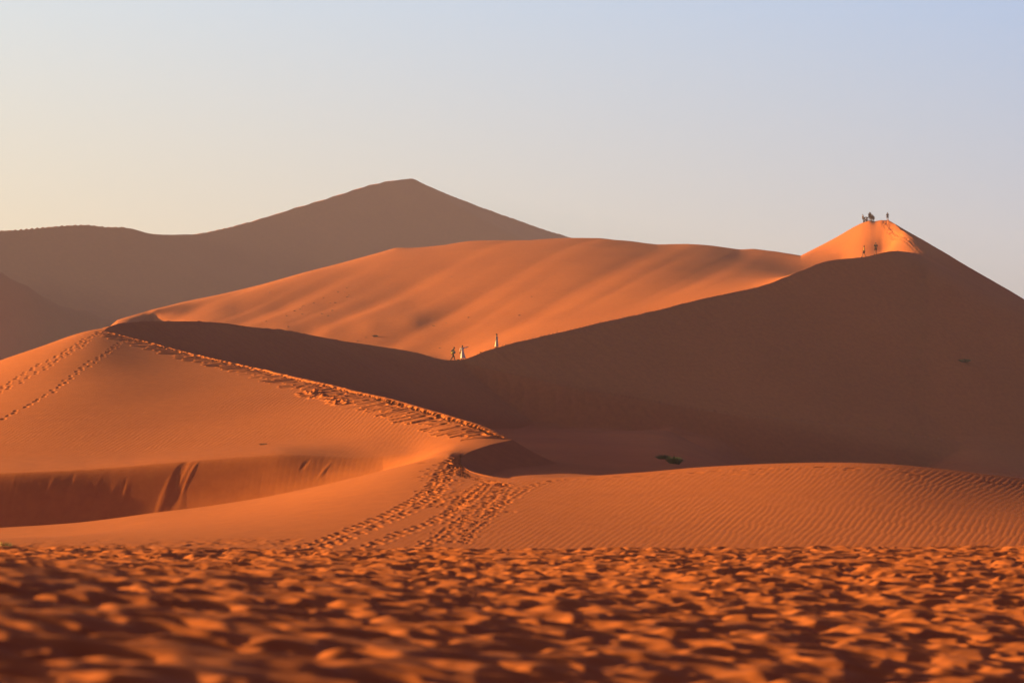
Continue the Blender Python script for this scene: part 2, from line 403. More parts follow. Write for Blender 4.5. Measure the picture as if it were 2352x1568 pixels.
def tongue(x, y, dx_, dy_, ln, wd, hgt):
    n = math.hypot(dx_, dy_); ex, ey = dx_ / n, dy_ / n
    w = window(x + ex * ln / 2, y + ey * ln / 2, ln * 0.75)
    if w is None: return
    dx = X[w] - x; dy = Y[w] - y
    s = (dx * ex + dy * ey) / ln; t = (-dx * ey + dy * ex)
    wid = wd * (0.45 + 0.75 * np.clip(s, 0, 1))
    q = np.abs(t) / wid
    end = 1 - np.clip((s - 0.55) / 0.45, 0, 1) ** 2
    prof = np.clip(1 - (q / np.sqrt(np.clip(end, 0.02, 1))) ** 2, 0, 1) ** 1.25
    Z[w] += hgt * prof * sstep(-0.1, 0.25, s) * (s < 1) * wind[w]

colZ = None
def hit(u, v, ymin, ymax):
    """where the line of sight through a layout point meets the terrain between two distances"""
    a = float(a_of(u, v)); j = int(np.argmin(np.abs(A - a)))
    ys, zs = Y[:, j], Z[:, j]; s = slope_of(v)
    k = np.where((ys > ymin) & (ys < ymax) & (zs >= s * ys))[0]
    y = ys[k[0]] if len(k) else ys[np.argmin(np.where((ys > ymin) & (ys < ymax), np.abs(zs - s * ys), 1e9))]
    return a * y, float(y)
def ground_z(x, y):
    j = int(np.argmin(np.abs(A - x / y))); return float(np.interp(y, Y[:, j], Z[:, j]))

def trail(pts_uv, ymin, ymax, step=0.62, gap=0.13, depth=0.07, jit=0.035, ln=0.16, wd=0.10, skip=0.0, rim=0.012):
    P = [hit(u, v, ymin, ymax) for u, v in pts_uv]
    side = 1
    for (x0, y0_), (x1, y1_) in zip(P[:-1], P[1:]):
        L = math.hypot(x1 - x0, y1_ - y0_); n = max(1, int(L / step)); ang = math.atan2(y1_ - y0_, x1 - x0)
        for i in range(n):
            t = (i + rnd.uniform(-.15, .15)) / n
            if rnd.random() < skip: continue
            s = rnd.uniform(0.8, 1.25)
            pit(x0 + (x1 - x0) * t - math.sin(ang) * gap * side + rnd.gauss(0, jit),
                y0_ + (y1_ - y0_) * t + math.cos(ang) * gap * side + rnd.gauss(0, jit),
                ang + rnd.uniform(-.3, .3), ln * s, wd * s, depth * rnd.uniform(.7, 1.2), rim * rnd.uniform(.6, 1.2))
            side = -side

# trails over the near ridge
NR = (103, 184)
t1 = [(1050,1048),(1030,1060),(1010,1090),(985,1125),(940,1155),(880,1185),(820,1210),(740,1240),(655,1267)]
trail(t1, *NR, step=.62, gap=.10, ln=.19, wd=.12, depth=.10, jit=.03)
trail([(u + 14, v + 12) for u, v in t1], *NR, step=.66, gap=.10, ln=.19, wd=.12, depth=.10, jit=.03, skip=.1)
trail([(1130,1105),(1090,1140),(1050,1170),(990,1200),(930,1222),(860,1250),(800,1268)], *NR, step=.6, ln=.2, wd=.13)
trail([(1110,1110),(1060,1150),(1040,1175)], *NR, step=.5, ln=.18, wd=.12)
t3 = [(1150,1110),(1120,1150),(1085,1180),(1050,1205),(1010,1235),(960,1262)]
trail(t3, *NR, step=.6, depth=.05, ln=.18, wd=.12)
trail([(u + 22, v + 6) for u, v in t3], *NR, step=.65, depth=.04, skip=.25)
trail([(u - 25, v + 4) for u, v in t3[2:]], *NR, step=.7, depth=.04, skip=.3)
trail([(1290,1100),(1215,1118),(1170,1145),(1130,1175),(1090,1215),(1060,1250)], *NR, step=.6, depth=.045, skip=.1)
trail([(1070,1050),(1045,1075),(1075,1095),(1130,1108),(1170,1118)], *NR, step=.42, ln=.18, wd=.13, depth=.08)
for i in range(65):                                       # trampled patch where the trails meet
    u = rnd.gauss(1010, 26); v = rnd.uniform(1062, 1165); 
    if u < 965 + (v - 1062) * -0.1: continue
    x, y = hit(u + (v - 1062) * -.1, v, *NR); pit(x, y, rnd.uniform(-.6, 1.4), .19, .13, rnd.uniform(.05, .1))
for i in range(16):
    u = rnd.uniform(1040, 1175); v = rnd.uniform(1112, 1180); x, y = hit(u, v, *NR); pit(x, y, rnd.uniform(0, 1.4), .18, .12, rnd.uniform(.04, .09))
trail([(1290,1103),(1480,1092),(1600,1084),(1750,1078),(1950,1074),(2100,1085),(2250,1103),(2400,1122)], *NR, step=.9, gap=.3, depth=.05, jit=.12, ln=.22, wd=.13)
trail([(1560,1100),(1750,1087),(1950,1080),(2100,1090),(2250,1106)], *NR, step=1.3, gap=.4, depth=.04, jit=.2, ln=.2, wd=.12, skip=.3)
for i in range(170):                                       # old broken surface by the edge, lower left
    u = rnd.uniform(0, 760); v = 1262 - abs(rnd.gauss(0, 10)) - (8 if u > 350 else 2)
    x, y = hit(u, v, *NR); pit(x, y, rnd.uniform(-1, 1), .26, .14, rnd.uniform(.02, .04), .003)

# middle dune: trails on the left shoulder
MD = (200, 330)
for pth, dep in (([(-60,925),(0,893),(70,850),(140,813),(200,778),(228,764)], .15), ([(-60,935),(10,898),(80,858),(150,818),(210,780)], .13),
                 ([(-40,985),(20,955),(90,918),(150,880),(185,850),(240,815),(290,780)], .18)):
    trail(pth, *MD, step=1.5, gap=.12, depth=dep, ln=.22, wd=.13, jit=.08)

def along(D, s0, s1, step):
    P = D[:, :2]; L = np.r_[0, np.cumsum(np.hypot(*(P[1:] - P[:-1]).T))]
    s = s0
    while s < (s1 if s1 > 0 else L[-1] + s1):
        x = np.interp(s, L, P[:, 0]); y = np.interp(s, L, P[:, 1])
        x2 = np.interp(s + .5, L, P[:, 0]); y2 = np.interp(s + .5, L, P[:, 1]); n = math.hypot(x2 - x, y2 - y) + 1e-9
        yield s / L[-1], x, y, (x2 - x) / n, (y2 - y) / n
        s += step * rnd.uniform(.75, 1.3)
# footprints and slipped sand along the middle crest (normal to the windward side is to the left of travel reversed)
for f, x, y, tx, ty in along(d3, 0.3, -4, .95):
    nx, ny = -abs(ty), -abs(tx) * 0.2 - .2
    if f < .97:
        L = rnd.uniform(1.6, 3.4) * (1.15 if .3 < f < .6 else 1)
        tongue(x + nx * .5, y + ny * .5, -0.62 + rnd.uniform(-.12, .12), -0.85, L * 1.1, rnd.uniform(.38, .60), rnd.uniform(.04, .08))
for off, st in ((.50, .58), (1.2, 3.2)):
    for f, x, y, tx, ty in along(d3, 0.3, -2, st):
        o = off + rnd.uniform(-.12, .2)
        pit(x - abs(ty) * o, y - .25 * o, math.atan2(ty, tx) + rnd.uniform(-.3, .3), .31, .23, rnd.uniform(.24, .38), .02)
for i in range(26):                                        # the trampled slump below the crest
    u = rnd.uniform(690, 790); v = 893 + (u - 690) * .22 + rnd.uniform(-4, 16); x, y = hit(u, v, 200, 275); pit(x, y, rnd.uniform(0, 3), .35, .22, rnd.uniform(.08, .18), .07)
# peak crest path
for off, st in ((.9, .75), (1.5, 2.2)):
    for f, x, y, tx, ty in along(dP, 0.3, -2, st):
        pit(x - off - rnd.uniform(0, .3), y, rnd.uniform(0, 3), .30, .24, rnd.uniform(.10, .18), .02)
# path along the long crest
for off, st in ((.5, .8), (1.6, 1.6), (3.5, 3)):
    for f, x, y, tx, ty in along(dC, 2, -3, st):
        if f > .42: pit(x - abs(ty) * off * .6, y + off + rnd.uniform(0, 1.5), rnd.uniform(0, 3), .26, .18, rnd.uniform(.04, .09), .03)

# slumps in the small slip face at lower left
SLP = (184, 204)
for i in range(40):
    u = rnd.uniform(5, 290); v = 1116 + rnd.uniform(0, 50) + (285 - u) * .05
    x, y = hit(u, v, *SLP); pit(x, y, math.atan2(-1, -.35) + rnd.gauss(0, .12), rnd.uniform(.3, 1.1), rnd.uniform(.07, .18), rnd.uniform(-.010, .012), 0)
for u, v, ln, wd, dp in ((410,1092,1.1,.26,.035), (436,1092,1.1,.09,-.022), (380,1140,1.1,.22,-.03), (405,1150,.9,.24,.02), (745,1082,.8,.10,-.018), (700,1070,.6,.12,.015)):
    x, y = hit(u, v, *SLP); pit(x, y, math.atan2(-1, -.33), ln, wd, dp, 0)

# ------------------------------------------------------------------ materials
def sand_mat(name, base, dark, scale=1.0, bump=0.25, grain=30.0):
    m = bpy.data.materials.new(name); m.use_nodes = True
    nt = m.node_tree; bs = nt.nodes['Principled BSDF']
    tc = nt.nodes.new('ShaderNodeTexCoord')
    n1 = nt.nodes.new('ShaderNodeTexNoise'); n1.inputs['Scale'].default_value = 0.05 * scale; n1.inputs['Detail'].default_value = 5
    n2 = nt.nodes.new('ShaderNodeTexNoise'); n2.inputs['Scale'].default_value = 1.7 * scale; n2.inputs['Detail'].default_value = 6; n2.inputs['Roughness'].default_value = .65
    mp = nt.nodes.new('ShaderNodeMapping'); mp.inputs['Scale'].default_value = (1.0, 0.45, 1.0)
    mx = nt.nodes.new('ShaderNodeMath'); mx.operation = 'MULTIPLY_ADD'; mx.inputs[1].default_value = .5
    cr = nt.nodes.new('ShaderNodeMix'); cr.data_type = 'RGBA'
    cr.inputs['A'].default_value = (*dark, 1); cr.inputs['B'].default_value = (*base, 1)
    rm = nt.nodes.new('ShaderNodeMapRange'); rm.inputs['From Min'].default_value = .5; rm.inputs['From Max'].default_value = 1.0
    L = nt.links.new
    L(tc.outputs['Object'], mp.inputs[0]); L(mp.outputs[0], n1.inputs['Vector']); L(mp.outputs[0], n2.inputs['Vector'])
    L(n1.outputs['Fac'], mx.inputs[0]); 
    sc2 = nt.nodes.new('ShaderNodeMath'); sc2.operation = 'MULTIPLY'; sc2.inputs[1].default_value = .5
    L(n2.outputs['Fac'], sc2.inputs[0]); L(sc2.outputs[0], mx.inputs[2])
    L(mx.outputs[0], rm.inputs['Value']); rm.inputs['From Min'].default_value = .32; rm.inputs['From Max'].default_value = .68
    L(rm.outputs[0], cr.inputs['Factor'])
    L(cr.outputs['Result'], bs.inputs['Base Color'])
    bs.inputs['Roughness'].default_value = .95; bs.inputs['Specular IOR Level'].default_value = .12
    nb = nt.nodes.new('ShaderNodeTexNoise'); nb.inputs['Scale'].default_value = grain; nb.inputs['Detail'].default_value = 3
    bp = nt.nodes.new('ShaderNodeBump'); bp.inputs['Strength'].default_value = bump; bp.inputs['Distance'].default_value = .01
    L(tc.outputs['Object'], nb.inputs['Vector']); L(nb.outputs['Fac'], bp.inputs['Height']); L(bp.outputs[0], bs.inputs['Normal'])
    return m
M_sand = sand_mat('red_sand', (0.60, 0.174, 0.038), (0.45, 0.120, 0.028))
M_sand_far = sand_mat('far_sand', (0.56, 0.166, 0.042), (0.47, 0.134, 0.036), scale=.4, bump=.0)

def grid_mesh(name, X, Y, Z, mat):
    r, c = X.shape
    me = bpy.data.meshes.new(name)
    co = np.empty((r * c, 3), np.float32); co[:, 0] = X.ravel(); co[:, 1] = Y.ravel(); co[:, 2] = Z.ravel()
    i = np.arange(r * c, dtype=np.int32).reshape(r, c)
    q = np.stack([i[:-1, :-1], i[:-1, 1:], i[1:, 1:], i[1:, :-1]], -1).reshape(-1, 4)
    me.vertices.add(r * c); me.vertices.foreach_set('co', co.ravel())
    n = len(q); me.loops.add(n * 4); me.loops.foreach_set('vertex_index', q.ravel())
    me.polygons.add(n); me.polygons.foreach_set('loop_start', np.arange(0, n * 4, 4, dtype=np.int32))
    me.polygons.foreach_set('use_smooth', np.ones(n, bool))
    me.update(); me.validate()
    me.materials.append(mat)
    o = bpy.data.objects.new(name, me); col.objects.link(o); tag(o, kind='structure'); return o

# outer columns sink gently towards the plain
Z = np.where(U2 < -500, Z * (1 - sstep(500, 1300, -U2)) - 5 * sstep(500, 1300, -U2), Z)
grid_mesh('dune_near', X[:SPLIT + 1], Y[:SPLIT + 1], Z[:SPLIT + 1], M_sand)
grid_mesh('dune_great', X[SPLIT:], Y[SPLIT:], Z[SPLIT:], M_sand)

# ------------------------------------------------------------------ foreground: trampled sand field
fu = np.r_[np.linspace(-1500, -60, 160, endpoint=False), np.arange(-60, 2412, 2.3), np.linspace(2412, 3900, 160)]
fa = a_of(fu)
t = np.linspace(0, 1, 980)[:, None]
ys = 14 + (140 - 14) * t ** 1.35
FY = np.broadcast_to(ys, (980, len(fa))).copy(); FX = fa[None] * FY
ye = np.interp(fu, [-1500, 0, 300, 650, 1200, 1600, 2000, 2352, 3900], [106, 107, 106, 103, 103, 105, 107, 108, 109]) + 2.0 * noise(fu / 170, fu * 0, 51) + 1.2 * noise(fu / 45, fu * 0, 52)
FZ = -1.5 + 0.17 * sstep(40, 105, FY) - 0.12 * FX * sstep(90, 32, FY)
FZ += 0.05 * noise(FX / 2.6, FY / 9, 52) * sstep(14, 30, FY) + 0.03 * fbm(FX / 1.0, FY / 2.2, 3, 53)
# scalloped old footprints: lower envelope of many shallow bowls
P = FZ * 0 + 0.07
area = 0
for n_ in range(17000):
    yy = 14 + 116 * math.sqrt(rnd.random()); aa = rnd.uniform(float(a_of(-250)), float(a_of(2600))); xx = aa * yy
    R = rnd.uniform(.22, .50); dep = rnd.uniform(.08, .16) * (R / .36); el = rnd.uniform(.45, .8); an = rnd.gauss(0, .45)
    j0, j1 = np.searchsorted(fa, [(xx - R * 1.4) / yy, (xx + R * 1.4) / yy]); i0, i1 = np.searchsorted(ys[:, 0], [yy - R * 1.5, yy + R * 1.5])
    if j1 - j0 < 1 or i1 - i0 < 1: continue
    w = (slice(i0, i1), slice(j0, j1)); dx = FX[w] - xx; dy = FY[w] - yy
    p = dx * math.cos(an) + dy * math.sin(an); q = (-dx * math.sin(an) + dy * math.cos(an)) / el
    P[w] = np.minimum(P[w], 0.07 - dep + dep * (p * p + q * q) / (R * R))
def soft(V, n, ax):
    for _ in range(n):
        V = (np.roll(V, 1, ax) + 2 * V + np.roll(V, -1, ax)) / 4
    return V
wn_ = sstep(90, 30, FY)
P = soft(P, 3, 1); P1 = soft(soft(P, 30, 1), 3, 0); P = P * (1 - wn_) + P1 * wn_
FZ += P + 0.06 * noise(FX / .75, FY / .6, 54)
drop = np.clip(FY - ye[None], 0, 99)
FZ -= 0.06 * drop ** 1.5
FZ += 0.09 * sstep(-12, 0, FY - ye[None]) * 0
grid_mesh('ground_foreground', FX, FY, FZ, M_sand)

# ------------------------------------------------------------------ far dunes
def far_sheet(name, GU, y0, y1, nrow, nu=700, rough=1.0):
    f = Field(GU, y0 * .98, y1 * 1.02, -1400, 3800, 200, 120)
    uu = np.linspace(-1300, 3700, nu); aa = a_of(uu); yy = np.geomspace(y0, y1, nrow)[:, None]
    Yf = np.broadcast_to(yy, (nrow, nu)).copy(); Xf = aa[None] * Yf
    Zf = f(np.broadcast_to(u_of(aa), Yf.shape), Yf)
    return Xf, Yf, Zf
RIDGE = [(-1300,640,1150),(-900,600,1230),(-300,545,1370),(0,529,1450),(100,521,1475),(190,516,1500),(240,520,1515),(290,521,1530),(350,534,1560),(430,539,1600),(480,534,1630),(560,512,1690),(640,489,1740),(720,465,1780),(800,440,1820),(850,425,1845),(900,415,1870),(935,411,1890),(950,411,1900),(975,424,1930),(1050,455,2010),(1150,492,2110),(1250,528,2200),(1310,546,2260),(1450,600,2360),(1700,700,2450),(2100,850,2500),(3000,1000,2500)]
uu = np.linspace(-1300, 3700, 800); aa = a_of(uu); yy = np.geomspace(1020, 2900, 520)[:, None]
Yf = np.broadcast_to(yy, (520, 800)).copy(); Xf = aa[None] * Yf
dR = dense(RIDGE, 4); Zf = np.full(Xf.shape, -8.0)
warp = 10 * fbm(Xf / 160, Yf / 220, 3, 61)
for p, q in zip(dR[:-1], dR[1:]):
    dx, dy = q[0] - p[0], q[1] - p[1]; L2 = dx * dx + dy * dy + 1e-9
    tt = np.clip(((Xf - p[0]) * dx + (Yf - p[1]) * dy) / L2, 0, 1)
    d = np.hypot(Xf - p[0] - tt * dx, Yf - p[1] - tt * dy)
    zt = p[2] + tt * (q[2] - p[2])
    d = np.maximum(d + warp * sstep(5, 60, d), 0)
    np.maximum(Zf, zt * np.exp(-0.62 * d / np.maximum(zt, 5)) * 1.0, out=Zf)
Zf += (0.5 * fbm(Xf / 60, Yf / 90, 3, 62) + 0.5 * noise((Xf + .3 * Yf) / 60, Yf / 300, 63)) * sstep(0, 40, 200 - Zf)
grid_mesh('dune_far', Xf, Yf, Zf, M_sand_far)
# lower far shoulder at the left
G = []
SH = [(-900,560,1050),(-300,590,1050),(0,628,1050),(60,655,1095),(120,690,1150),(200,712,1200),(260,735,1240),(330,770,1260),(420,830,1030),(600,950,1020),(1000,1100,1000),(3000,1150,1000)]
for u, v, y in SH: G += [(u, v, y), (u, v + 40, y + 60), (u, v + 200, y + 250), (u, v + (1150 - v) * .4, y - 110), (u, 1150, y - 300)]
Xf, Yf, Zf = far_sheet('dune_shoulder', G, 700, 1300, 240)
Zf += 0.8 * fbm(Xf / 30, Yf / 50, 5, 71) + .5 * noise((Xf + .4 * Yf) / 9, Yf / 60, 72)
grid_mesh('dune_shoulder', Xf, Yf, Zf, M_sand_far)

# the plain out to the horizon
th = np.linspace(0, 2 * np.pi, 121)[:, None]; rr = np.r_[0.0, np.geomspace(3, 3300, 90)][None]
GX = rr * np.cos(th); GY = rr * np.sin(th)
GZ = -1.75 - 6 * sstep(60, 100, np.broadcast_to(rr, GX.shape)) - 1.0 * sstep(14, 18, GY) + 0.02 * noise(GX, GY, 81)
grid_mesh('ground', GX, GY, GZ, M_sand_far)


# ------------------------------------------------------------------ people and plants
def flat_mat(name, c, rough=.8, var=.12, scale=14):
    m = bpy.data.materials.new(name); m.use_nodes = True; nt = m.node_tree; bs = nt.nodes['Principled BSDF']
    n = nt.nodes.new('ShaderNodeTexNoise'); n.inputs['Scale'].default_value = scale; n.inputs['Detail'].default_value = 3
    x = nt.nodes.new('ShaderNodeMix'); x.data_type = 'RGBA'
    x.inputs['A'].default_value = (*[v * (1 - var) for v in c], 1); x.inputs['B'].default_value = (*[min(v * (1 + var), 1) for v in c], 1)
    nt.links.new(n.outputs['Fac'], x.inputs['Factor']); nt.links.new(x.outputs['Result'], bs.inputs['Base Color'])
    bs.inputs['Roughness'].default_value = rough; bs.inputs['Specular IOR Level'].default_value = .25
    return m
MT = dict(skin=flat_mat('skin', (.32, .17, .10), .6), dark_skin=flat_mat('dark_skin', (.10, .05, .03), .6), hair=flat_mat('dark_hair', (.02, .012, .01), .5),
          red_hair=flat_mat('brown_hair', (.07, .025, .015), .5), white=flat_mat('white_cotton', (.80, .78, .76)), cream=flat_mat('cream_cotton', (.80, .74, .62)),
          black=flat_mat('black_cloth', (.006, .006, .007)), navy=flat_mat('navy_cloth', (.008, .009, .018)), maroon=flat_mat('maroon_cloth', (.03, .008, .008)),
          yellow=flat_mat('yellow_cloth', (.75, .55, .04)), lime=flat_mat('pale_green_cloth', (.45, .60, .35)), grey=flat_mat('grey_cloth', (.018, .018, .022)),
          khaki=flat_mat('khaki_cloth', (.035, .026, .018)), purple=flat_mat('purple_cloth', (.014, .008, .018)), felt=flat_mat('brown_felt', (.05, .025, .015)),
          leaf=flat_mat('shrub_leaf', (.10, .17, .055), .7, .4, 3), dry=flat_mat('dry_stem', (.14, .11, .06), .8, .3), pale=flat_mat('yellow_grass_blade', (.42, .38, .12), .7, .3),
          twig=flat_mat('grey_twig', (.07, .05, .035), .8, .3))

def skin_mesh(J, E, mat, name, subd=2):
    """one continuous skinned surface over joints J {name: (pos, rx, ry)} and edges E"""
    keys = list(J); me = bpy.data.meshes.new('t')
    me.from_pydata([J[k][0] for k in keys], [(keys.index(a), keys.index(b)) for a, b in E], [])
    o = bpy.data.objects.new('t', me); col.objects.link(o)
    md = o.modifiers.new('s', 'SKIN'); md.use_smooth_shade = True
    for v, k in zip(me.skin_vertices[0].data, keys):
        v.radius = (J[k][1], J[k][2] if len(J[k]) > 2 else J[k][1]); v.use_root = (k == keys[0])
    sb = o.modifiers.new('b', 'SUBSURF'); sb.levels = subd; sb.render_levels = subd
    dg = bpy.context.evaluated_depsgraph_get(); out = bpy.data.meshes.new_from_object(o.evaluated_get(dg)); out.name = name
    bpy.data.objects.remove(o); out.materials.clear(); out.materials.append(mat)
    return out
def add_ball(bm, c, r, seg=10):
    bmesh.ops.create_uvsphere(bm, u_segments=seg, v_segments=max(6, seg // 2 + 2), radius=1, matrix=Matrix.Translation(c) @ Matrix.Diagonal((*r, 1)))
def add_tube(bm, pts, rad, seg=6):
    rings = []
    for i, p in enumerate(pts):
        p = Vector(p); d = (Vector(pts[min(i + 1, len(pts) - 1)]) - Vector(pts[max(i - 1, 0)])).normalized()
        a = d.orthogonal().normalized(); b = d.cross(a); r = rad[i] if hasattr(rad, '__len__') else rad
        rings.append([bm.verts.new(p + (a * math.cos(t) + b * math.sin(t)) * r) for t in [2 * math.pi * k / seg for k in range(seg)]])
    for r0, r1 in zip(rings[:-1], rings[1:]):
        for k in range(seg): bm.faces.new((r0[k], r0[(k + 1) % seg], r1[(k + 1) % seg], r1[k]))
    bm.faces.new(rings[0][::-1]); bm.faces.new(rings[-1])
def mesh_obj(name, bm_or_me, mat=None, parent=None):
    if isinstance(bm_or_me, bmesh.types.BMesh):
        me = bpy.data.meshes.new(name); bm_or_me.to_mesh(me); bm_or_me.free()
        me.materials.append(mat)
    else: me = bm_or_me
    me.polygons.foreach_set('use_smooth', np.ones(len(me.polygons), bool))
    o = bpy.data.objects.new(name, me); col.objects.link(o)
    if parent: o.parent = parent
    return o

def joints(pose):
    V = Vector
    J = dict(pelvis=V((0, 0, .96)), waist=V((0, 0, 1.10)), chest=V((0, .0, 1.30)), neck=V((0, .0, 1.475)), head=V((0, .02, 1.60)), top=V((0, .01, 1.68)))
    for s, n in ((-1, 'l'), (1, 'r')):
        J['sh_' + n] = V((.17 * s, 0, 1.41)); J['el_' + n] = V((.235 * s, -.03, 1.13)); J['wr_' + n] = V((.25 * s, .05, .89)); J['ha_' + n] = V((.25 * s, .07, .81))
        J['hi_' + n] = V((.095 * s, 0, .90)); J['kn_' + n] = V((.10 * s, .03, .50)); J['an_' + n] = V((.105 * s, -.02, .09)); J['to_' + n] = V((.12 * s, .13, .035))
    for k, v in pose.items(): J[k] = V(v)
    return J
BONES = [('pelvis','waist'),('waist','chest'),('chest','neck'),('neck','head'),('head','top')] + [e for n in 'lr' for e in (('chest','sh_'+n),('sh_'+n,'el_'+n),('el_'+n,'wr_'+n),('wr_'+n,'ha_'+n),('pelvis','hi_'+n),('hi_'+n,'kn_'+n),('kn_'+n,'an_'+n),('an_'+n,'to_'+n))]
RAD = dict(pelvis=(.13,.10), waist=(.12,.09), chest=(.15,.10), neck=(.055,.055), head=(.080,.095), top=(.055,.065), sh=(.055,.055), el=(.040,.040), wr=(.027,.024), ha=(.040,.018), hi=(.085,.085), kn=(.055,.055), an=(.038,.038), to=(.035,.025))
def person(loc, heading, label, pose={}, skin='skin', top=None, bottom=None, dress=None, hair='hair', hat=None, scale=1.0, group=None, sleeves=True, shoes='grey', flare=0.0):
    J = joints(pose)
    root = bpy.data.objects.new('person', None); col.objects.link(root); root.empty_display_size = .3
    root.location = loc; root.rotation_euler = (0, 0, heading); root.scale = (scale,) * 3
    tag(root, label, 'person', group)
    R_ = lambda k, g=0: (J[k], RAD[k.split('_')[0]][0] + g, RAD[k.split('_')[0]][1] + g)
    body = skin_mesh({k: R_(k) for k in ['pelvis'] + [k for k in J if k != 'pelvis']}, BONES, MT[skin], 'body')
    bm = bmesh.new(); bm.from_mesh(body)
    up = (J['top'] - J['neck']).normalized(); fw = Vector((0, 1, 0)); fw = (fw - up * fw.dot(up)).normalized(); rt = fw.cross(up)
    hd = J['head']
    add_ball(bm, hd + fw * .10 - up * .01, (.014, .02, .02), 6)                         # nose
    for s in (-1, 1):
        add_ball(bm, hd + rt * .085 * s, (.012, .022, .032), 6)                          # ears
        add_ball(bm, hd + rt * .032 * s + fw * .085 + up * .022, (.012, .010, .009), 6)  # eyes
    add_tube(bm, [hd + fw * .088 - up * .045 + rt * t for t in (-.024, 0, .024)], [.005, .007, .005], 5)   # mouth
    for n, s in (('l', -1), ('r', 1)):                                                   # five curled fingers a hand
        w, h = J['wr_' + n], J['ha_' + n]; d = (h - w).normalized(); side = d.cross(Vector((1, 0, 0)))
        side = side.normalized() if side.length > .1 else Vector((0, 1, 0)); palm = d.cross(side).normalized() * s
        for k, (o_, L) in enumerate(((-.026, .068), (-.009, .078), (.009, .074), (.026, .060))):
            b = h + side * o_ + d * .01
            add_tube(bm, [b, b + d * L * .45 + palm * .004, b + d * L * .8 + palm * .018, b + d * L + palm * .034], [.009, .0085, .008, .006], 6)
        b = w + d * .035 + side * .03
        add_tube(bm, [b, b + side * .028 + d * .022, b + side * .036 + d * .05 + palm * .01], [.011, .010, .007], 6)
    bm.to_mesh(body); bm.free(); mesh_obj('body', body, parent=root)
    if hair:
        bm = bmesh.new(); add_ball(bm, hd + up * .035 - fw * .018, (.092, .105, .088), 14)
        if hair == 'red_hair': add_ball(bm, hd - fw * .06 - up * .04, (.075, .05, .10), 10)
        mesh_obj('hair', bm, MT[hair], root)
    if hat:
        bm = bmesh.new(); c = hd + up * .075
        add_ball(bm, c + up * .03, (.098, .11, .075), 14); add_ball(bm, c, (.185, .20, .014), 20); mesh_obj('hat', bm, MT[hat], root)
    if top:
        K_ = ['chest', 'waist', 'pelvis', 'sh_l', 'sh_r'] + (['el_l', 'el_r'] if sleeves else [])
        D = {k: R_(k, .018) for k in K_}
        if not sleeves:
            for n in 'lr': D['ar_' + n] = (J['sh_' + n].lerp(J['el_' + n], .5), .066, .066)
        E = [('chest','waist'),('waist','pelvis'),('chest','sh_l'),('chest','sh_r')] + ([('sh_'+n, ('el_' if sleeves else 'ar_')+n) for n in 'lr'])
        mesh_obj('shirt', skin_mesh(D, E, MT[top], 'shirt'), parent=root)
    if bottom:
        mat, full = bottom
        D = {'pelvis': R_('pelvis', .02)}; E = []
        for n in 'lr':
            D['hi_' + n] = R_('hi_' + n, .018); D['kn_' + n] = (J['kn_' + n] + Vector((0, 0, 0 if full else .04)), .078, .078); E += [('pelvis', 'hi_' + n), ('hi_' + n, 'kn_' + n)]
            if full: D['an_' + n] = (J['an_' + n] + Vector((0, 0, .03)), .058, .058); E += [('kn_' + n, 'an_' + n)]
        nm = 'trousers' if full else 'shorts'
        mesh_obj(nm, skin_mesh(D, E, MT[mat], nm), parent=root)
    if shoes:
        for n in 'lr':
            bm = bmesh.new(); a_, t_ = J['an_' + n], J['to_' + n]; add_tube(bm, [a_ + (a_ - t_) * .35 - Vector((0, 0, .035)), a_ - Vector((0, 0, .03)), t_, t_ + (t_ - a_) * .25], [.03, .05, .045, .025], 10)
            mesh_obj('shoe', bm, MT[shoes], root)
    if dress:
        bm = bmesh.new(); rings = []; r_ = random.Random(len(label))
        ph = [r_.uniform(0, 6) for _ in range(3)]
        for i in range(15):
            t = i / 14; z = 1.45 - 1.27 * t
            w = np.interp(t, [0, .05, .12, .28, .45, 1], [.07, .16, .18, .14, .17, .20 + flare * .45]); dp = np.interp(t, [0, .05, .12, .28, .45, 1], [.06, .10, .135, .115, .14, .22])
            ring = []
            for k in range(36):
                a_ = 2 * math.pi * k / 36; f = 1 + .10 * t * t * math.sin(7 * a_ + ph[0] + 2 * t) + .05 * t * math.sin(13 * a_ + ph[1])
                ring.append(bm.verts.new((w * f * math.cos(a_) + flare * .45 * t * t, dp * f * math.sin(a_) + .02 * t, z + .015 * t * math.sin(3 * a_ + ph[2]))))
            rings.append(ring)
        for r0, r1 in zip(rings[:-1], rings[1:]):
            for k in range(36): bm.faces.new((r0[k], r0[(k + 1) % 36], r1[(k + 1) % 36], r1[k]))
        if sleeves:
            for n in 'lr': add_tube(bm, [J['sh_' + n], J['sh_' + n].lerp(J['el_' + n], .5), J['el_' + n], J['el_' + n].lerp(J['wr_' + n], .8)], [.075, .065, .06, .055], 12)
        mesh_obj('dress', bm, MT[dress], root)
    return root

def at_crest(u, D, dy=.5, back=0):
    a = float(a_of(u, 800)); i = np.argsort(D[:, 3]); y = float(np.interp(a, D[i, 3], D[i, 1])) + dy
    return Vector((a * y, y, ground_z(a * y, y) - .03 - back))
def at_sky(u, y):
    a = float(a_of(u, 510)); return Vector((a * y, y, ground_z(a * y, y) - .03))
WALK = dict(kn_l=(-.10, .20, .52), an_l=(-.10, .28, .10), to_l=(-.10, .42, .06), kn_r=(.10, -.02, .50), an_r=(.10, -.30, .12), to_r=(.10, -.18, .035), el_l=(-.23, -.12, 1.15), wr_l=(-.24, -.10, .92), ha_l=(-.24, -.08, .84), el_r=(.23, .05, 1.14), wr_r=(.22, .22, .98), ha_r=(.21, .28, .93))
STAND2 = dict(el_l=(-.27, -.05, 1.15), wr_l=(-.15, .14, 1.08), ha_l=(-.08, .18, 1.08), an_r=(.16, .0, .09), to_r=(.20, .14, .035), kn_r=(.13, .03, .5))
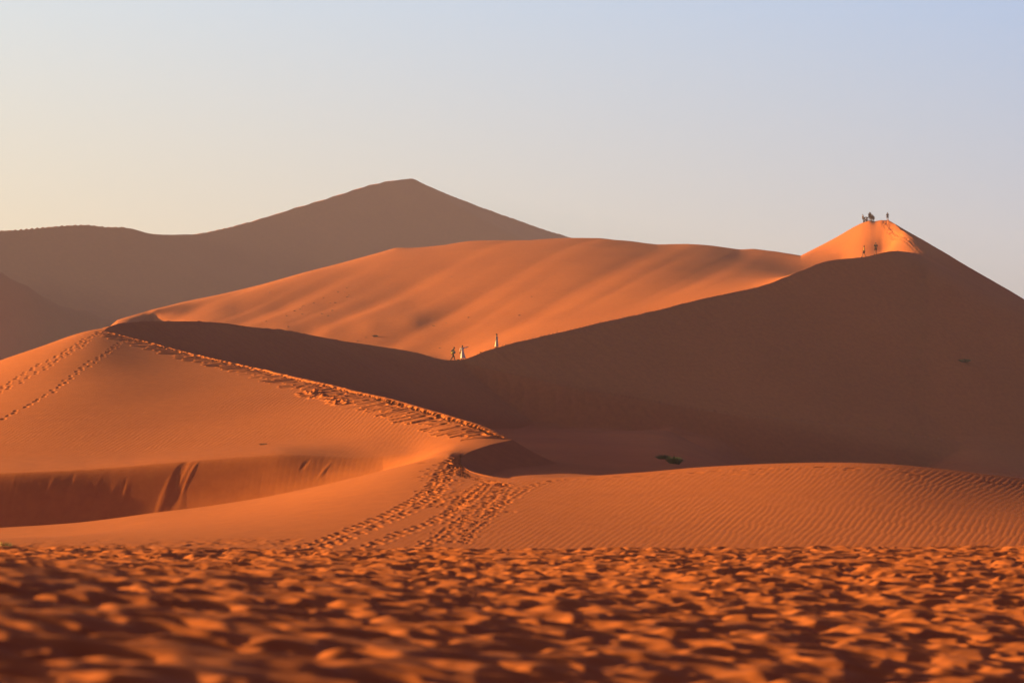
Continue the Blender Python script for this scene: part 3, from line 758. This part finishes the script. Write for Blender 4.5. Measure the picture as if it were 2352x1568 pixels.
lean = {k: v for k, v in dict(chest=(0, .07, 1.29), neck=(0, .13, 1.455), head=(0, .18, 1.575), top=(0, .18, 1.655), sh_l=(-.17, .09, 1.40), sh_r=(.17, .09, 1.40)).items()}
# three at the saddle
p = at_crest(1040, dC, .4); person(p, math.radians(-70), 'person in black clothes walking down to the saddle carrying a yellow bag', {**WALK, **lean, 'el_r': (.25, -.03, 1.14), 'wr_r': (.24, .12, .98), 'ha_r': (.22, .19, .96)}, 'dark_skin', 'black', ('black', True), shoes='black')
M_ = Matrix.Translation(p) @ Matrix.Rotation(math.radians(-70), 4, 'Z')
bm = bmesh.new()                                            # soft bag held under the arm
bmesh.ops.create_cube(bm, size=1, matrix=Matrix.Translation((.33, -.02, .98)) @ Matrix.Rotation(.5, 4, 'X') @ Matrix.Diagonal((.17, .52, .34, 1)))
bmesh.ops.bevel(bm, geom=bm.edges[:], offset=.05, segments=4, affect='EDGES')
bg = mesh_obj('bag', bm, MT['yellow']); tag(bg, 'yellow bag with pale green panel held under the arm of the person in black', 'bag')
bg.location = p; bg.rotation_euler = (0, 0, math.radians(-70))
bm = bmesh.new(); bmesh.ops.create_cube(bm, size=1, matrix=Matrix.Translation((.424, .03, 1.0)) @ Matrix.Rotation(.5, 4, 'X') @ Matrix.Diagonal((.02, .30, .22, 1)))
bmesh.ops.bevel(bm, geom=bm.edges[:], offset=.008, segments=2, affect='EDGES'); mesh_obj('panel', bm, MT['lime'], bg)
p = at_crest(1062, dC, .4); person(p, math.radians(-10), 'person in flowing white dress seen from behind with one arm stretched out', dict(el_r=(.42, .06, 1.46), wr_r=(.64, .12, 1.53), ha_r=(.72, .14, 1.55), el_l=(-.27, -.02, 1.15), wr_l=(-.28, .08, .92)), 'skin', dress='white', hair='red_hair', shoes='black', flare=.22, scale=1.03)
q = at_crest(1062, dC, .35)
bm = bmesh.new(); add_ball(bm, (0, 0, .09), (.09, .07, .10), 12); add_tube(bm, [(-.05, 0, .16), (-.03, 0, .27), (.03, 0, .27), (.05, 0, .16)], .010)
hb = mesh_obj('handbag', bm, MT['black']); hb.location = q + Vector((-.27, -.12, .74)); tag(hb, 'small black handbag hanging at the side of the white dress', 'handbag')
p = at_crest(1141, dC, .4); person(p, math.radians(60), 'person in long cream dress and dark hat standing higher up the crest', dict(el_r=(.24, .02, 1.12), wr_r=(.18, .17, 1.0), ha_r=(.14, .2, .98)), 'skin', dress='cream', flare=.05, hair='hair', hat='felt', shoes='black', sleeves=False, scale=1.0)
bm = bmesh.new(); add_ball(bm, (0, 0, .07), (.20, .11, .075), 14); add_ball(bm, (.16, .02, .05), (.10, .08, .05), 12); add_tube(bm, [(-.1, -.06, .1), (-.15, -.12, .03), (0, -.15, .02), (.12, -.1, .03)], .012)
bg = mesh_obj('bag', bm, MT['black']); tag(bg, 'small dark bag lying on the sand of the saddle', 'bag'); bg.location = at_crest(1052, dC, .1)
# two below the peak
person(at_crest(1985.6, dC, .4), math.radians(80), 'person in bright yellow top walking on the crest below the peak', {**WALK}, 'skin', 'yellow', ('maroon', False), scale=1.0, sleeves=False)
person(at_crest(2012.5, dC, .4), math.radians(170), 'person in black top and shorts on the crest below the peak', STAND2, 'skin', 'black', ('navy', False), scale=1.04)
# on the summit
G1 = 'people on the summit'
person(at_sky(2038.5, 739), math.radians(10), 'lone person in dark shirt and maroon shorts standing at the right end of the summit', dict(an_r=(.20, 0, .09), to_r=(.25, .13, .035), kn_r=(.14, .02, .5)), 'skin', 'navy', ('maroon', False), scale=1.0, group=G1)
mid = [(1997.0, 745.5, 'tallest person of the standing cluster, dark top, on the summit', 'purple', 'khaki', 1.04, 20, {}), (1999.6, 747.2, 'person in navy top just behind the tallest of the summit cluster', 'navy', 'khaki', 1.0, -60, STAND2),
       (2002.6, 745.6, 'person in purple top in the middle of the standing summit cluster', 'purple', 'maroon', .86, 100, STAND2), (2004.8, 747, 'person in dark grey top second from the right of the standing summit cluster', 'grey', 'navy', .80, -20, {}),
       (2007.0, 745.4, 'short person in black top at the right of the standing summit cluster', 'black', 'khaki', .72, 150, {})]
for u, y, lb, tp, bt, sc_, hd, ps in mid:
    person(at_sky(u, y), math.radians(hd), lb, ps, 'dark_skin', tp, (bt, False), scale=sc_, group=G1)
person(at_sky(1982.3, 750.5), math.radians(-60), 'person with raised head standing left of all others on the summit', dict(neck=(0, -.03, 1.475), head=(0, -.05, 1.6), top=(0, -.06, 1.68), **{k: WALK[k] for k in ('kn_l', 'an_l', 'to_l')}), 'skin', 'maroon', ('grey', True), group=G1)
SIT = dict(pelvis=(0, 0, .14), waist=(0, .0, .28), chest=(0, .05, .47), neck=(0, .09, .64), head=(0, .12, .76), top=(0, .12, .84), sh_l=(-.17, .07, .58), sh_r=(.17, .07, .58), el_l=(-.22, .22, .42), el_r=(.22, .22, .42), wr_l=(-.13, .40, .46), wr_r=(.13, .40, .46), ha_l=(-.07, .44, .45), ha_r=(.07, .44, .45),
           hi_l=(-.1, .06, .12), hi_r=(.1, .06, .12), kn_l=(-.12, .42, .46), kn_r=(.12, .42, .46), an_l=(-.11, .60, .09), an_r=(.11, .60, .09), to_l=(-.11, .74, .04), to_r=(.11, .74, .04))
BEND = dict(waist=(0, .10, 1.02), chest=(0, .30, 1.06), neck=(0, .46, 1.0), head=(0, .57, .93), top=(0, .64, .88), sh_l=(-.17, .38, 1.0), sh_r=(.17, .38, 1.0), el_l=(-.2, .46, .74), el_r=(.2, .46, .74), wr_l=(-.17, .60, .52), wr_r=(.17, .60, .52), ha_l=(-.16, .63, .44), ha_r=(.16, .63, .44), pelvis=(0, -.08, .92), hi_l=(-.1, -.06, .86), hi_r=(.1, -.06, .86))
person(at_sky(1986.5, 749), math.radians(-80), 'person in black bending forward at the left of the summit', BEND, 'skin', 'black', ('black', True), group=G1)
person(at_sky(1991.6, 747.5), math.radians(70), 'person in dark clothes sitting on the sand at the left of the summit', SIT, 'skin', 'black', ('maroon', True), group=G1)

# plants
def tuft(name, loc, w, h, nb, mat, label, cat, group=None, seed=1, leaf=False, droop=.5, twigs=True):
    r = random.Random(seed); bm = bmesh.new()
    for i in range(nb):
        a_ = r.uniform(0, 6.283); rr = math.sqrt(r.random()); bx, by = rr * w * .32 * math.cos(a_), rr * w * .32 * math.sin(a_)
        L = h * r.uniform(.55, 1.1) * (1.1 - .4 * rr); ox, oy = math.cos(a_) * rr * w * droop * r.uniform(.3, .9), math.sin(a_) * rr * w * droop * r.uniform(.3, .9)
        bw = .012 * (w ** .5) * r.uniform(.6, 1.4) * (2.2 if leaf else 1.2); t_ = Vector((-math.sin(a_ + 1), math.cos(a_ + 1), 0)) * bw
        P_ = [Vector((bx + ox * k * k, by + oy * k * k, -.02 + L * k * (1 - .15 * k))) for k in (0, .35, .7, 1)]
        vs = [[bm.verts.new(p_ - t_ * q), bm.verts.new(p_ + t_ * q)] for p_, q in zip(P_[:3], (1, 1, .7))]; tip = bm.verts.new(P_[3])
        for k in (0, 1): bm.faces.new((vs[k][0], vs[k][1], vs[k + 1][1], vs[k + 1][0]))
        bm.faces.new((vs[2][0], vs[2][1], tip))
        if leaf:
            for k in range(3):
                c_ = P_[1].lerp(P_[3], r.random()); d1 = Vector((r.gauss(0, 1), r.gauss(0, 1), r.gauss(0, 1))).normalized() * .05; d2 = d1.orthogonal().normalized() * .016
                bm.faces.new([bm.verts.new(c_ - d2), bm.verts.new(c_ + d1 * .5 - d2 * .2), bm.verts.new(c_ + d1), bm.verts.new(c_ + d2)])
    o = mesh_obj(name, bm, MT[mat]); o.location = loc; tag(o, label, cat, group)
    if twigs:
        bm = bmesh.new()
        for i in range(max(5, nb // 60)):
            a_ = r.uniform(0, 6.283); add_tube(bm, [(0, 0, -.03), (math.cos(a_) * w * .2, math.sin(a_) * w * .2, h * .4), (math.cos(a_) * w * .4, math.sin(a_) * w * .4, h * r.uniform(.6, 1))], [.012, .008, .003], 5)
        mesh_obj('stem', bm, MT['twig'], o)
    return o
def on(u, v, y0_, y1_, sink=.02):
    x, y = hit(u, v, y0_, y1_); return Vector((x, y, ground_z(x, y) - sink))
tuft('shrub', on(1523, 1054, 170, 330), .8, .36, 330, 'leaf', 'smaller dark green shrub, the left one of the pair on the shaded dune floor', 'shrub', 'green shrubs on the dune floor', 3, True)
tuft('shrub', on(1549, 1066, 165, 330), .85, .55, 480, 'leaf', 'larger dark green shrub, the right one of the pair on the shaded dune floor', 'shrub', 'green shrubs on the dune floor', 4, True)
tuft('shrub', on(2215, 833, 500, 720), 1.7, .6, 700, 'leaf', 'low olive shrub alone on the big shaded slope at the right', 'shrub', None, 5, True)
tuft('dead_shrub', on(605, 1021, 190, 300), .55, .14, 130, 'twig', 'flat grey dead shrub on the rippled sunlit slope of the near dune', 'dead shrub', None, 6, False)
tuft('dead_shrub', on(862, 774, 470, 700), .9, .42, 220, 'twig', 'dark little shrub on the sunlit slope left of the walkers', 'dead shrub', None, 7, False)
tuft('grass_tuft', on(9, 1254, 104, 165), .55, .26, 70, 'pale', 'sparse yellow grass tuft at the left end of the near sand', 'grass', None, 8, False, .4, False)
tuft('dead_shrub', on(1590, 1070, 160, 200), .28, .12, 40, 'twig', 'tiny dry twigs lying behind the near crest right of the green shrubs', 'dead shrub', None, 9, False)
SP_ = [(1960,120),(1785,207),(1915,195),(1510,312),(1965,295),(2000,262),(1320,410),(1735,408),(1640,418),(1125,472),(1095,500),(1060,533),(955,566),(1680,555),(1595,658),(1105,628),(1290,690),(1480,620),(800,658),(410,765),(830,870),(2170,1140),(2325,1078),(470,215)]
SPD = [((600 + x / 7.84) * .9378, (690 + y / 7.84) * .9378) for x, y in SP_] + [(1038,636),(1025,742),(996,749),(1076,730),(1193,725),(1222,682),(1163,792),(1105,812),(1010,800)]
proto = None
for i, (u, v) in enumerate(SPD):
    p = on(u, v, 475, 830)
    if proto is None:
        proto = tuft('dry_tuft', p, .42, .24, 50, 'twig', 'tiny dark dry tuft on the sunlit slope beyond the walkers', 'dry tuft', 'dry tufts dotted over the sunlit slope', 20, False, .6, False); o = proto
    else:
        o = proto.copy(); col.objects.link(o); o.location = p
    k_ = rnd.uniform(.55, 1.25); o.scale = (k_, k_, k_); o.rotation_euler = (0, 0, rnd.uniform(0, 6))

# ------------------------------------------------------------------ dusty air
bm = bmesh.new(); bmesh.ops.create_cube(bm, size=1)
for v in bm.verts: v.co = Vector((v.co.x * 7000, v.co.y * 7000, -10 + (v.co.z + .5) * 200))
me = bpy.data.meshes.new('haze'); bm.to_mesh(me); bm.free()
hz = bpy.data.objects.new('haze', me); col.objects.link(hz); tag(hz, kind='stuff')
mh = bpy.data.materials.new('haze_air'); mh.use_nodes = True; nt = mh.node_tree; nt.nodes.clear()
ho = nt.nodes.new('ShaderNodeOutputMaterial'); pv = nt.nodes.new('ShaderNodeVolumePrincipled')
pv.inputs['Color'].default_value = (0.70, 0.64, 1.0, 1); pv.inputs['Density'].default_value = 0.00018; pv.inputs['Anisotropy'].default_value = 0.2
nt.links.new(pv.outputs[0], ho.inputs['Volume']); me.materials.append(mh)
